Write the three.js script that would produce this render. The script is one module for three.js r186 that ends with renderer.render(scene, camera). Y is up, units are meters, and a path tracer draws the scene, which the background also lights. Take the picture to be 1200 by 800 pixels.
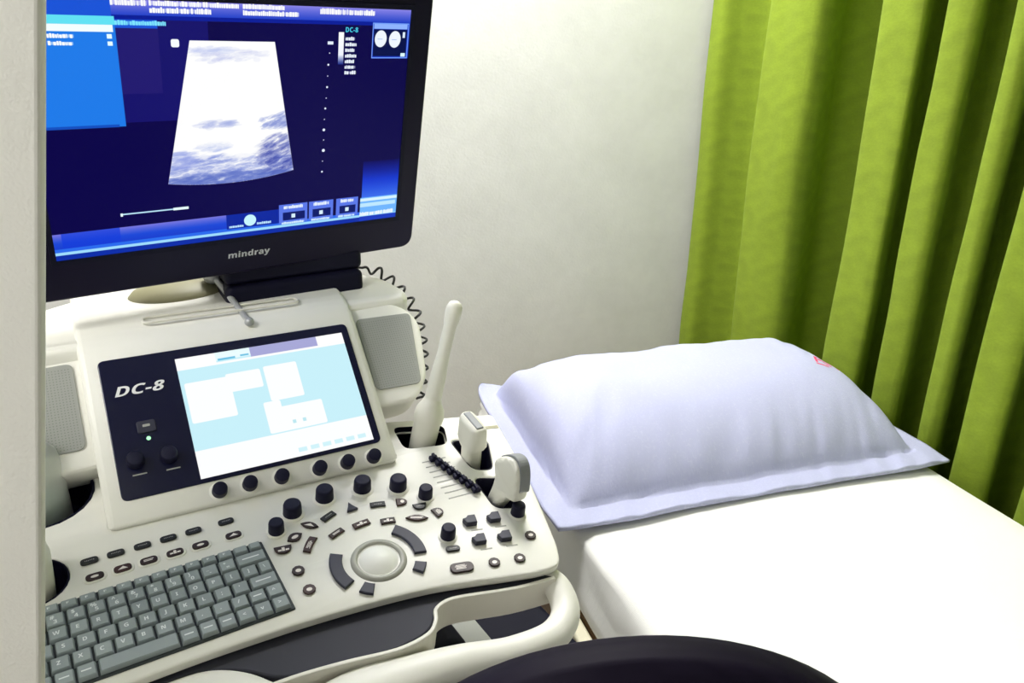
import * as THREE from 'three';
import { RoundedBoxGeometry } from 'three/addons/geometries/RoundedBoxGeometry.js';
import { mergeGeometries, toCreasedNormals } from 'three/addons/utils/BufferGeometryUtils.js';
import { RectAreaLightUniformsLib } from 'three/addons/lights/RectAreaLightUniformsLib.js';
import { FontLoader } from 'three/addons/loaders/FontLoader.js';
import { TextGeometry } from 'three/addons/geometries/TextGeometry.js';
import { ImprovedNoise } from 'three/addons/math/ImprovedNoise.js';

// ---------------------------------------------------------------- camera, light, exposure
const R = THREE.MathUtils.degToRad;
const scene = new THREE.Scene();
scene.background = new THREE.Color(0x000000);
const camera = new THREE.PerspectiveCamera(2 * Math.atan(400 / 900) * 180 / Math.PI, 1.5, 0.02, 30);
camera.position.set(0, 1.35, 0);
camera.rotation.order = 'YXZ';
camera.rotation.set(-Math.atan(340 / 900), R(-18.2), R(1.0));
scene.add(camera);
const renderer = new THREE.WebGLRenderer({ antialias: true });
renderer.toneMapping = THREE.LinearToneMapping;
renderer.toneMappingExposure = 2.0;
renderer.shadowMap.enabled = true;
RectAreaLightUniformsLib.init();
const LAMP_COLOUR = new THREE.Color().setRGB(1.0, 0.985, 0.97);
// square ceiling panels, the second an added fill for board and console: [w, d, power]
const CEILING_LAMPS = [[0.0, 0.80, 20], [-1.75, -0.85, 14]];
const LAMP_SIZE = 0.6, CEILING_Y = 2.55;

// ---------------------------------------------------------------- frames
// the room (walls, bed, curtain): w runs across the bed, d along it to the head wall
// (world x = w, world -z = d; the camera looks 18.2 degrees to the right of d)
const Y = new THREE.Vector3(0, 1, 0), VIEW_TURN = R(-18.2), fromView = (x, y, z) => new THREE.Vector3(x, y, z).applyAxisAngle(Y, VIEW_TURN);
const ROOM_TURN = 0, ORIGIN = fromView(0.13364, 0, -1.08575);
const roomPoint = (w, y, d) => new THREE.Vector3(w, y, -d).applyAxisAngle(new THREE.Vector3(0, 1, 0), ROOM_TURN).add(ORIGIN);
// the ultrasound machine stands askew beside the bed
const MACHINE_TURN = R(33 - 18.2), MACHINE_AT = fromView(-0.14374, 0, -0.71204);

// ---------------------------------------------------------------- helpers
let seed = 12345;
const rnd = () => { seed |= 0; seed = seed + 0x6D2B79F5 | 0; let t = Math.imul(seed ^ seed >>> 15, 1 | seed); t = t + Math.imul(t ^ t >>> 7, 61 | t) ^ t; return ((t ^ t >>> 14) >>> 0) / 4294967296; };
const perlin = new ImprovedNoise();
const used = {};
const numbered = n => { const k = used[n] = (used[n] ?? -1) + 1; return k ? `${n}_${String(k).padStart(3, '0')}` : n; };
const shade = m => { m.castShadow = true; m.receiveShadow = true; return m; };
function mesh(name, g, m, parent) { const o = shade(new THREE.Mesh(g, m)); o.name = name; parent.add(o); return o; }
function tag(o, label, category, group) { Object.assign(o.userData, { label, category }); if (group) o.userData.group = group; return o; }
function group(name, pos, turn) { const g = new THREE.Group(); g.name = numbered(name); g.position.copy(pos); g.rotation.y = turn; scene.add(g); return g; }
function roomThing(name, w, y, d) { return group(name, roomPoint(w, y, d), ROOM_TURN); }
function structure(name, g, m) { const o = mesh(name, g, m, scene); o.position.copy(ORIGIN); o.rotation.y = ROOM_TURN; o.userData = { kind: 'structure', label: '' }; return o; }
const V3 = (x, y, z) => new THREE.Vector3(x, y, z), V2 = (x, y) => new THREE.Vector2(x, y);
const box = (w, h, d, r = 0.004, s = 3) => new RoundedBoxGeometry(w, h, d, s, Math.min(r, w / 2.01, h / 2.01, d / 2.01));
const plainBox = (x0, x1, y0, y1, z0, z1) => new THREE.BoxGeometry(x1 - x0, y1 - y0, z1 - z0).translate((x0 + x1) / 2, (y0 + y1) / 2, (z0 + z1) / 2);
// outline through points with rounded corners
function roundedShape(pts, r) {
  const s = new THREE.Shape(), n = pts.length;
  for (let i = 0; i < n; i++) {
    const a = pts[(i + n - 1) % n], b = pts[i], c = pts[(i + 1) % n];
    const rr = b[2] ?? r;
    const la = Math.hypot(a[0] - b[0], a[1] - b[1]), lc = Math.hypot(c[0] - b[0], c[1] - b[1]);
    const ka = Math.min(rr, la * 0.49) / la, kc = Math.min(rr, lc * 0.49) / lc;
    const p = [b[0] + (a[0] - b[0]) * ka, b[1] + (a[1] - b[1]) * ka], q = [b[0] + (c[0] - b[0]) * kc, b[1] + (c[1] - b[1]) * kc];
    if (i) s.lineTo(...p); else s.moveTo(...p);
    s.quadraticCurveTo(b[0], b[1], ...q);
  }
  s.closePath(); return s;
}
const stadium = (w, h) => roundedShape([[-w / 2, -h / 2], [w / 2, -h / 2], [w / 2, h / 2], [-w / 2, h / 2]], Math.min(w, h) / 2);
const rectShape = (w, h, r, cx = 0, cy = 0) => roundedShape([[cx - w / 2, cy - h / 2], [cx + w / 2, cy - h / 2], [cx + w / 2, cy + h / 2], [cx - w / 2, cy + h / 2]], r);
function extrude(shape, depth, bevel = 0, seg = 2, curve = 8) {
  const g = new THREE.ExtrudeGeometry(shape, { depth: depth - 2 * bevel, bevelEnabled: bevel > 0, bevelThickness: bevel, bevelSize: bevel, bevelOffset: -bevel, bevelSegments: seg, curveSegments: curve }).translate(0, 0, bevel);
  return bevel > 0.002 ? toCreasedNormals(g, 0.7) : g;
}
// a plate lying flat: outline in (x, away), underside at y = 0, top at y = thickness
const flat = (shape, t, bevel = 0, seg = 2, curve = 8) => extrude(shape, t, bevel, seg, curve).rotateX(-Math.PI / 2);
// planar uv of a flat plate's outline into one cell [u0, v0, u1, v1]
function cellUV(g, cell) {
  g.computeBoundingBox(); const b = g.boundingBox, p = g.attributes.position, uv = g.attributes.uv;
  for (let i = 0; i < p.count; i++) uv.setXY(i, cell[0] + (p.getX(i) - b.min.x) / (b.max.x - b.min.x) * (cell[2] - cell[0]), cell[1] + (b.max.z - p.getZ(i)) / (b.max.z - b.min.z) * (cell[3] - cell[1]));
  return g;
}
const tube = (pts, r, n = 40, s = 10, closed = false) => new THREE.TubeGeometry(new THREE.CatmullRomCurve3(pts, closed, 'centripetal'), n, r, s, closed);
const lathe = (pts, n = 24) => new THREE.LatheGeometry(pts.map(p => V2(...p)), n);
function canvas(w, h, draw) { const c = document.createElement('canvas'); c.width = w; c.height = h; draw(c.getContext('2d'), w, h); const t = new THREE.CanvasTexture(c); t.colorSpace = THREE.SRGBColorSpace; t.anisotropy = 8; return t; }
// tileable grain: grey value noise around 0.5
function grain(n, cells, amp, mid = 0.5, fn) {
  const d = new Uint8Array(n * n * 4);
  for (let y = 0; y < n; y++) for (let x = 0; x < n; x++) {
    let v = 0, a = 1, t = 0;
    for (const c of cells) { const k = c / n; v += a * perlin.noise(x * k % 256, y * k % 256, c * 1.37); t += a; a *= 0.6; }
    let g = mid + amp * v / t * 1.6; if (fn) g = fn(x, y, g);
    const i = (y * n + x) * 4; d[i] = d[i + 1] = d[i + 2] = Math.max(0, Math.min(255, g * 255)); d[i + 3] = 255;
  }
  const t = new THREE.DataTexture(d, n, n); t.magFilter = THREE.LinearFilter; t.minFilter = THREE.LinearMipmapLinearFilter; t.generateMipmaps = true; t.wrapS = t.wrapT = THREE.RepeatWrapping; t.needsUpdate = true; return t;
}
const tint = (t, repX, repY) => { const c = t.clone(); c.repeat.set(repX, repY); c.needsUpdate = true; return c; };
const std = (rgb, roughness = 0.6, more = {}) => { const m = new THREE.MeshStandardMaterial({ roughness, ...more }); m.color.setRGB(...rgb); return m; };

// ---------------------------------------------------------------- materials
const plasterGrain = grain(256, [8, 32, 90], 0.025, 0.97);
const weave = grain(256, [16, 64], 0.25, 0.6, (x, y, g) => g + 0.14 * (((x >> 1) + (y >> 1)) % 2 ? 1 : -1));
const speck = grain(256, [60, 120], 0.3, 0.5);
const cloudy = grain(256, [6, 40, 110], 0.07, 0.94);
cloudy.colorSpace = plasterGrain.colorSpace = THREE.SRGBColorSpace;
const dark = (rgb, roughness, spec = 0.35) => { const m = new THREE.MeshPhysicalMaterial({ roughness, specularIntensity: spec }); m.color.setRGB(...rgb); return m; };
const M = {
  wall: std([0.80, 0.80, 0.79], 0.85, { map: tint(plasterGrain, 1, 1), bumpMap: tint(speck, 3, 3), bumpScale: 0.0006 }),
  ceiling: std([0.82, 0.82, 0.79], 0.9),
  floor: std([0.36, 0.31, 0.25], 0.45, { map: tint(cloudy, 2, 2) }),
  panelWhite: std([0.78, 0.78, 0.71], 0.75, { bumpMap: tint(speck, 8, 8), bumpScale: 0.0003 }),
  cream: std([0.83, 0.82, 0.75], 0.42, { bumpMap: tint(speck, 30, 30), bumpScale: 0.00006 }),
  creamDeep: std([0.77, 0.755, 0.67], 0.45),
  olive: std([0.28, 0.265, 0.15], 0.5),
  greyRod: std([0.45, 0.46, 0.46], 0.35, { metalness: 0.3 }),
  navy: dark([0.004, 0.004, 0.014], 0.55, 0.2),
  blackPlastic: dark([0.004, 0.004, 0.018], 0.5),
  bezel: dark([0.006, 0.004, 0.022], 0.45),
  glass: dark([0.005, 0.006, 0.030], 0.2, 0.5),
  tray: std([0.020, 0.021, 0.036], 0.65, { bumpMap: tint(speck, 40, 40), bumpScale: 0.0001 }),
  knob: dark([0.010, 0.010, 0.030], 0.5),
  paddle: std([0.022, 0.023, 0.045], 0.55),
  grille: std([0.33, 0.34, 0.31], 0.7),
  grilleHole: std([0.20, 0.21, 0.19], 0.8),
  ringGrey: std([0.40, 0.40, 0.35], 0.4),
  ball: std([0.93, 0.93, 0.88], 0.45),
  printGrey: std([0.42, 0.42, 0.38], 0.7),
  silver: std([0.62, 0.63, 0.66], 0.4),
  white: std([0.85, 0.85, 0.85], 0.5),
  probe: std([0.80, 0.79, 0.69], 0.4),
  lens: std([0.24, 0.25, 0.26], 0.5),
  keyTray: std([0.035, 0.045, 0.05], 0.6),
  sheet: std([0.90, 0.90, 0.87], 0.9, { bumpMap: tint(weave, 1, 1), bumpScale: 0.0004 }),
  rail: std([0.72, 0.68, 0.50], 0.5),
  chair: dark([0.005, 0.003, 0.010], 0.6, 0.2),
  metal: std([0.5, 0.5, 0.5], 0.35, { metalness: 0.8 }),
  rubber: std([0.02, 0.02, 0.02], 0.7),
  cord: std([0.008, 0.008, 0.008], 0.5),
  frameWhite: std([0.8, 0.8, 0.8], 0.5),
};

// ---------------------------------------------------------------- the room
const W0 = -2.1, W1 = 1.08, D0 = -3.2, D1 = 1.14, T = 0.1;
const uvScale = (g, k) => { const p = g.attributes.position, n = g.attributes.normal, uv = g.attributes.uv; for (let i = 0; i < p.count; i++) { const ax = Math.abs(n.getX(i)), ay = Math.abs(n.getY(i)); uv.setXY(i, (ax > 0.7 ? p.getZ(i) : p.getX(i)) * k, (ay > 0.7 ? p.getZ(i) : p.getY(i)) * k); } return g; };
const roomBox = (w0, w1, y0, y1, d0, d1) => uvScale(plainBox(w0, w1, y0, y1, -d1, -d0), 0.8);
const set = (o, l) => { o.userData.label = l; o.userData.category = l.split(' ').pop(); };
set(structure('wall_back', roomBox(W0 - T, W1 + T, 0, CEILING_Y, D1, D1 + T), M.wall), 'off-white painted plaster wall behind the pillow end of the bed wall');
set(structure('wall_right', roomBox(W1, W1 + T, 0, CEILING_Y, D0, D1), M.wall), 'off-white painted side wall hidden behind the green curtain wall');
set(structure('wall_left', roomBox(W0 - T, W0, 0, CEILING_Y, D0, D1), M.wall), 'off-white painted side wall on the far side of the machine wall');
set(structure('wall_front', roomBox(W0 - T, W1 + T, 0, CEILING_Y, D0 - T, D0), M.wall), 'off-white painted wall facing the pillow end of the room wall');
set(structure('floor', roomBox(W0 - T, W1 + T, -T, 0, D0 - T, D1 + T), M.floor), 'brownish polished stone floor');
set(structure('ceiling', roomBox(W0 - T, W1 + T, CEILING_Y, CEILING_Y + T, D0 - T, D1 + T), M.ceiling), 'plain white ceiling');
for (const [i, [w, d, power]] of CEILING_LAMPS.entries()) {
  const lamp = roomThing('ceiling_light', w, CEILING_Y - 0.012, d);
  tag(lamp, i === 0 ? 'square white ceiling panel light over the pillow end of the bed' : 'square white ceiling panel added by the side wall to brighten the board and machine', 'ceiling light', 'ceiling panel lights');
  const frame = new THREE.Shape(rectShape(LAMP_SIZE + 0.05, LAMP_SIZE + 0.05, 0.01).getPoints(4)); frame.holes.push(new THREE.Path(rectShape(LAMP_SIZE, LAMP_SIZE, 0.005).getPoints(4)));
  mesh('frame', flat(frame, 0.012), M.frameWhite, lamp);
  const glow = new THREE.MeshStandardMaterial({ color: 0xffffff, emissive: LAMP_COLOUR, emissiveIntensity: 1.2, roughness: 0.6 });
  mesh('diffuser', new THREE.BoxGeometry(LAMP_SIZE, 0.006, LAMP_SIZE).translate(0, 0.007, 0), glow, lamp);
  const l = new THREE.RectAreaLight(LAMP_COLOUR, power, LAMP_SIZE, LAMP_SIZE); l.name = 'panel_glow';
  l.position.set(0, -0.004, 0); l.rotation.x = -Math.PI / 2; lamp.add(l);
}

// ---------------------------------------------------------------- green curtain along the bed
{
  const c = roomThing('green_curtain', 0, 0, 0);
  tag(c, 'long lime green fabric curtain hanging in deep folds beside the bed', 'curtain');
  const fabric = new THREE.MeshPhysicalMaterial({ roughness: 0.95, side: THREE.DoubleSide, map: tint(cloudy, 7, 7), bumpMap: tint(weave, 8, 8), bumpScale: 0.0006, sheen: 0.12, sheenRoughness: 0.6 });
  fabric.color.setRGB(0.235, 0.33, 0.018); fabric.sheenColor.setRGB(0.4, 0.6, 0.05);
  // plan of the folds: [d, w], crests stand out toward the bed
  const plan = [[1.125, 0.87], [1.115, 0.815], [1.085, 0.802], [1.05, 0.812], [1.03, 0.87], [0.99, 0.93], [0.91, 0.94], [0.865, 0.87], [0.825, 0.803], [0.76, 0.802], [0.70, 0.810], [0.668, 0.832], [0.668, 0.87], [0.705, 0.925], [0.74, 0.975], [0.71, 1.03], [0.61, 1.045], [0.53, 1.02], [0.475, 0.95], [0.452, 0.86], [0.43, 0.805], [0.38, 0.80]];
  const fold = (gap, crest) => plan.push([gap + 0.004, 0.812], [gap + 0.018, 0.845], [gap + 0.055, 0.90], [gap + 0.062, 0.945], [gap + 0.035, 0.97], [gap + 0.005, 0.945], [(gap + crest) / 2, 0.885], [crest + 0.010, 0.83], [crest - 0.012, 0.801], [crest - 0.04, 0.80]);
  fold(0.318, 0.268); fold(0.198, 0.128); fold(0.076, 0.030);
  for (let k = 0; k < 6; k++) fold(-0.05 - k * 0.14, -0.105 - k * 0.14);
  const curve = new THREE.CatmullRomCurve3(plan.map(([d, w]) => V3(w, 0, -d)), false, 'centripetal');
  const NU = 640, NV = 60, pos = [], uv = [], idx = [], pts = curve.getSpacedPoints(NU), H = 2.38;
  for (let j = 0; j <= NV; j++) for (let i = 0; i <= NU; i++) {
    const p = pts[i], t = j / NV, y = 0.03 + H * t, below = 1 - t;
    const mean = 0.80, swing = 0.97 + 0.03 * below;
    const sway = 0.014 * perlin.noise(i * 0.014, y * 1.4, 3.1) + 0.004 * perlin.noise(i * 0.08, y * 5, 8.2);
    const lean = 0.03 * perlin.noise(i * 0.011, y * 0.9, 5.5);
    pos.push(Math.min(1.06, Math.max(0.798, mean + (p.x - mean) * swing + sway)), y, p.z + lean * below); uv.push(i / NU * 3.2, t * H);
    if (i < NU && j < NV) { const a = j * (NU + 1) + i, b = a + 1, e = a + NU + 1, f = e + 1; idx.push(a, b, f, a, f, e); }
  }
  const g = new THREE.BufferGeometry(); g.setAttribute('position', new THREE.Float32BufferAttribute(pos, 3)); g.setAttribute('uv', new THREE.Float32BufferAttribute(uv, 2)); g.setIndex(idx); g.computeVertexNormals();
  mesh('curtain_fabric', g, fabric, c);
  const rod = mesh('curtain_rod', new THREE.CylinderGeometry(0.013, 0.013, 2.25, 16).rotateX(Math.PI / 2).translate(0.88, 2.43, 0.02), M.metal, c);
  for (const z of [-1.04, 1.1]) mesh('rod_bracket', plainBox(0.87, W1, 2.42, 2.44, z - 0.01, z + 0.01), M.metal, rod);
}

// ---------------------------------------------------------------- examination bed, mattress, pillow
const BED_Y = 0.6;
{
  const b = roomThing('examination_bed', 0, 0, 0);
  tag(b, 'examination bed base with brown wooden side and cream edge rail', 'bed');
  const wood = canvas(512, 256, (x, w, h) => { x.fillStyle = '#8a6a45'; x.fillRect(0, 0, w, h); for (let i = 0; i < 900; i++) { const y = rnd() * h, l = 40 + rnd() * 200; x.fillStyle = rnd() < 0.5 ? 'rgba(60,40,20,0.10)' : 'rgba(190,150,100,0.09)'; x.fillRect(rnd() * w - 60, y, l, 1 + rnd() * 2); } });
  wood.wrapS = wood.wrapT = THREE.RepeatWrapping;
  const woodM = new THREE.MeshStandardMaterial({ map: wood, roughness: 0.55 });
  const z0 = -0.62, z1 = 1.38;
  for (const [x0, x1] of [[-0.052, -0.03], [0.785, 0.80].map(v => v - 0.015)]) mesh('side_panel', plainBox(x0, x1, 0.16, 0.468, z0, z1), woodM, b);
  for (const [a, e] of [[z0, z0 + 0.02], [z1 - 0.02, z1]]) mesh('end_panel', plainBox(-0.03, 0.77, 0.16, 0.478, a, e), woodM, b);
  mesh('edge_rail', box(0.026, 0.03, z1 - z0 + 0.01, 0.006).translate(-0.047, 0.471, (z0 + z1) / 2), M.rail, b);
  mesh('edge_rail', box(0.026, 0.03, z1 - z0 + 0.01, 0.006).translate(0.782, 0.471, (z0 + z1) / 2), M.rail, b);
  mesh('bed_deck', plainBox(-0.03, 0.768, 0.46, 0.486, z0 + 0.02, z1 - 0.02), woodM, b);
  for (const x of [0.0, 0.735]) for (const z of [z0 + 0.05, z1 - 0.05]) mesh('leg', plainBox(x - 0.03, x + 0.03, 0, 0.18, z - 0.03, z + 0.03), woodM, b);
}
{
  // mattress under its sheet: cross-section swept along d, soft lengthwise creases at the near edge
  const m = roomThing('mattress', 0, 0.486, 0);
  tag(m, 'thin mattress under a plain white sheet on the examination bed', 'mattress');
  const prof = []; const HH = BED_Y - 0.486;
  const add = (x, y) => prof.push([x, y]);
  add(0.0, 0.0); add(-0.028, 0.0); add(-0.032, 0.012); add(-0.030, 0.03); add(-0.024, 0.045); add(-0.022, 0.058); add(-0.018, 0.068); add(-0.017, 0.08); add(-0.013, 0.094); add(-0.006, 0.107); add(0.012, HH - 0.001); add(0.05, HH);
  for (let i = 1; i <= 12; i++) add(0.06 + i * 0.053, HH + 0.004 * Math.sin(i / 12 * Math.PI));
  add(0.735, HH - 0.004); add(0.755, HH - 0.018); add(0.762, 0.06); add(0.76, 0.0); add(0.4, 0.0);
  const NL = 120, z0 = -0.605, z1 = 1.365, pos = [], uv = [], idx = [], n = prof.length;
  for (let j = 0; j <= NL; j++) for (let i = 0; i < n; i++) {
    const z = z0 + (z1 - z0) * j / NL, [x, y] = prof[i];
    const edge = Math.exp(-Math.pow((x + 0.01) / 0.06, 2)) * (y > 0.005 ? 1 : 0);
    const wr = edge * (0.006 * perlin.noise(z * 3.2, y * 40, 1.3) + 0.003 * perlin.noise(z * 11, y * 60, 4));
    const top = y > 0.1 ? 0.0025 * perlin.noise(x * 6, z * 3, 7.7) : 0;
    pos.push(x + wr, y + top + wr * 0.5, z); uv.push(x * 6, z * 6);
    if (j < NL) { const k = (i + 1) % n, a = j * n + i, b = j * n + k; idx.push(a, a + n, b, b, a + n, b + n); }
  }
  for (const j of [0, NL]) { const c = pos.length / 3; pos.push(0.37, 0.06, z0 + (z1 - z0) * j / NL); uv.push(0, 0); for (let i = 0; i < n; i++) { const k = (i + 1) % n; j ? idx.push(c, j * n + k, j * n + i) : idx.push(c, i, k); } }
  const g = new THREE.BufferGeometry(); g.setAttribute('position', new THREE.Float32BufferAttribute(pos, 3)); g.setAttribute('uv', new THREE.Float32BufferAttribute(uv, 2)); g.setIndex(idx); g.computeVertexNormals();
  mesh('sheet', g, M.sheet, m);
}
{
  const pil = roomThing('pillow', 0, BED_Y + 0.009, 0);
  tag(pil, 'pale lavender flanged pillow with a small red mark, lying across the white bed', 'pillow');
  const w0 = -0.062, w1 = 0.776, d0 = -0.005, d1 = 0.57, FL = 0.045;
  const print = canvas(1024, 640, (x, w, h) => {
    x.fillStyle = '#b7bad9'; x.fillRect(0, 0, w, h);
    for (let i = 0; i < 26000; i++) { x.fillStyle = rnd() < 0.5 ? 'rgba(255,255,255,0.10)' : 'rgba(150,150,200,0.08)'; rnd() < 0.5 ? x.fillRect(rnd() * w, rnd() * h, 1, 5) : x.fillRect(rnd() * w, rnd() * h, 5, 1); }
    // red stamped mark near the far corner
    x.save(); x.translate(w * 0.868, h * 0.53); x.scale(1.1, 1.5); x.rotate(0.3); x.strokeStyle = '#d8436b'; x.lineWidth = 5; x.lineCap = 'round';
    for (const [a, b, c, d] of [[-26, 14, -12, -16], [-12, -16, -2, 14], [-22, 2, -4, 2], [6, -16, 6, 14], [24, -16, 24, 14], [6, -1, 24, -1], [-30, 22, -6, 22]]) { x.beginPath(); x.moveTo(a, b); x.lineTo(c, d); x.stroke(); }
    x.restore();
  });
  const cloth = new THREE.MeshStandardMaterial({ map: print, roughness: 0.95, bumpMap: tint(weave, 14, 10), bumpScale: 0.0004 });
  const NX = 150, NZ = 96, pos = [], uv = [], idx = [];
  const body = (a, b) => { // a, b in -1..1 across the stuffed part
    if (Math.abs(a) >= 1 || Math.abs(b) >= 1) return 0;
    return Math.pow(1 - Math.pow(Math.abs(a), 8), 0.5) * Math.pow(1 - Math.pow(Math.abs(b), b > 0 ? 4 : 1.85), b > 0 ? 0.55 : 0.66);
  };
  for (const side of [1, -1]) for (let j = 0; j <= NZ; j++) for (let i = 0; i <= NX; i++) {
    const s = i / NX, t = j / NZ;
    // wavy outline with pointed corners
    const cx = (s - 0.5) * 2, cz = (t - 0.5) * 2;
    const round = 0.03 * Math.pow(Math.abs(cx), 6) * Math.pow(Math.abs(cz), 6) * (cz > 0 ? 1 : 0.3);
    const pinch = 0.010 * (1 - cx * cx) * cz * cz + round, pinchX = 0.010 * (1 - cz * cz) * Math.abs(cx) + round;
    let w = w0 + (w1 - w0) * s - Math.sign(cx) * pinchX + 0.004 * perlin.noise(t * 6, 2.2, s > 0.5 ? 5 : 1);
    let d = d0 + (d1 - d0) * t - Math.sign(cz) * pinch + 0.004 * perlin.noise(s * 8, 1.1, t > 0.5 ? 5 : 1);
    const a = (w - (w0 + w1) / 2) / ((w1 - w0) / 2 - FL - 0.006), b = (d - (d0 + d1) / 2) / ((d1 - d0) / 2 - FL - 0.012);
    const h = body(a, b);
    let y;
    const wr = perlin.noise(w * 9 + d * 3, d * 5, 2.5), wr2 = perlin.noise(w * 30 - d * 12, d * 9, 6.5);
    const edge = Math.min(1, Math.max(0, Math.max(Math.abs(a), Math.abs(b)) - 0.45) * 2);
    if (side > 0) {
      y = 0.136 * h + h * 0.009 * wr + 0.007 * edge * Math.min(1, h * 3) * wr2 + 0.004;
      // flange: stitched line sits low, hem curls up a little
      if (h === 0) y += 0.005 + 0.004 * wr2;
    } else y = 0.0 + (h === 0 ? 0.002 : 0);
    // the far left hem lifts off the bed edge
    if (cx < -0.72) { const k = (-cx - 0.72) / 0.28; y += 0.035 * k * Math.max(0, t - 0.15) * (0.6 + 0.4 * t); }
    pos.push(w, y, -d); uv.push(s, t);
    if (i < NX && j < NZ) { const o = side > 0 ? 0 : (NX + 1) * (NZ + 1), A = o + j * (NX + 1) + i, B = A + 1, Cc = A + NX + 1, D = Cc + 1; side > 0 ? idx.push(A, B, D, A, D, Cc) : idx.push(A, D, B, A, Cc, D); }
  }
  const off = (NX + 1) * (NZ + 1), rim = [];
  for (let i = 0; i <= NX; i++) rim.push(i); for (let j = 1; j <= NZ; j++) rim.push(j * (NX + 1) + NX); for (let i = NX - 1; i >= 0; i--) rim.push(NZ * (NX + 1) + i); for (let j = NZ - 1; j > 0; j--) rim.push(j * (NX + 1));
  rim.forEach((a, k) => { const b = rim[(k + 1) % rim.length]; idx.push(a, a + off, b, b, a + off, b + off); });
  const g = new THREE.BufferGeometry(); g.setAttribute('position', new THREE.Float32BufferAttribute(pos, 3)); g.setAttribute('uv', new THREE.Float32BufferAttribute(uv, 2)); g.setIndex(idx); g.computeVertexNormals();
  mesh('pillowcase', g, cloth, pil);
}

// ---------------------------------------------------------------- ultrasound machine
const font = await new FontLoader().loadAsync('fonts/droid/droid_sans_bold.typeface.json');
const lettering = (text, size, depth, slant = 0) => { const g = new TextGeometry(text, { font, size, depth, curveSegments: 3, bevelEnabled: false }); g.computeBoundingBox(); const b = g.boundingBox; g.translate(-(b.min.x + b.max.x) / 2, -(b.min.y + b.max.y) / 2, 0); if (slant) g.applyMatrix4(new THREE.Matrix4().set(1, slant, 0, 0, 0, 1, 0, 0, 0, 0, 1, 0, 0, 0, 0, 1)); return g; };
const machine = group('ultrasound_machine', MACHINE_AT, MACHINE_TURN);
tag(machine, 'cream ultrasound machine with lit monitor, touch screen, keyboard and knob panel', 'ultrasound machine');
const PANEL_Y = 0.81865, TILT = R(12);
const onPanel = o => { o.position.set(0, PANEL_Y, 0); o.rotation.x = TILT; return o; };
const mm = pts => pts.map(([a, b, r]) => r === undefined ? [a / 1000, b / 1000] : [a / 1000, b / 1000, r / 1000]);

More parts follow.
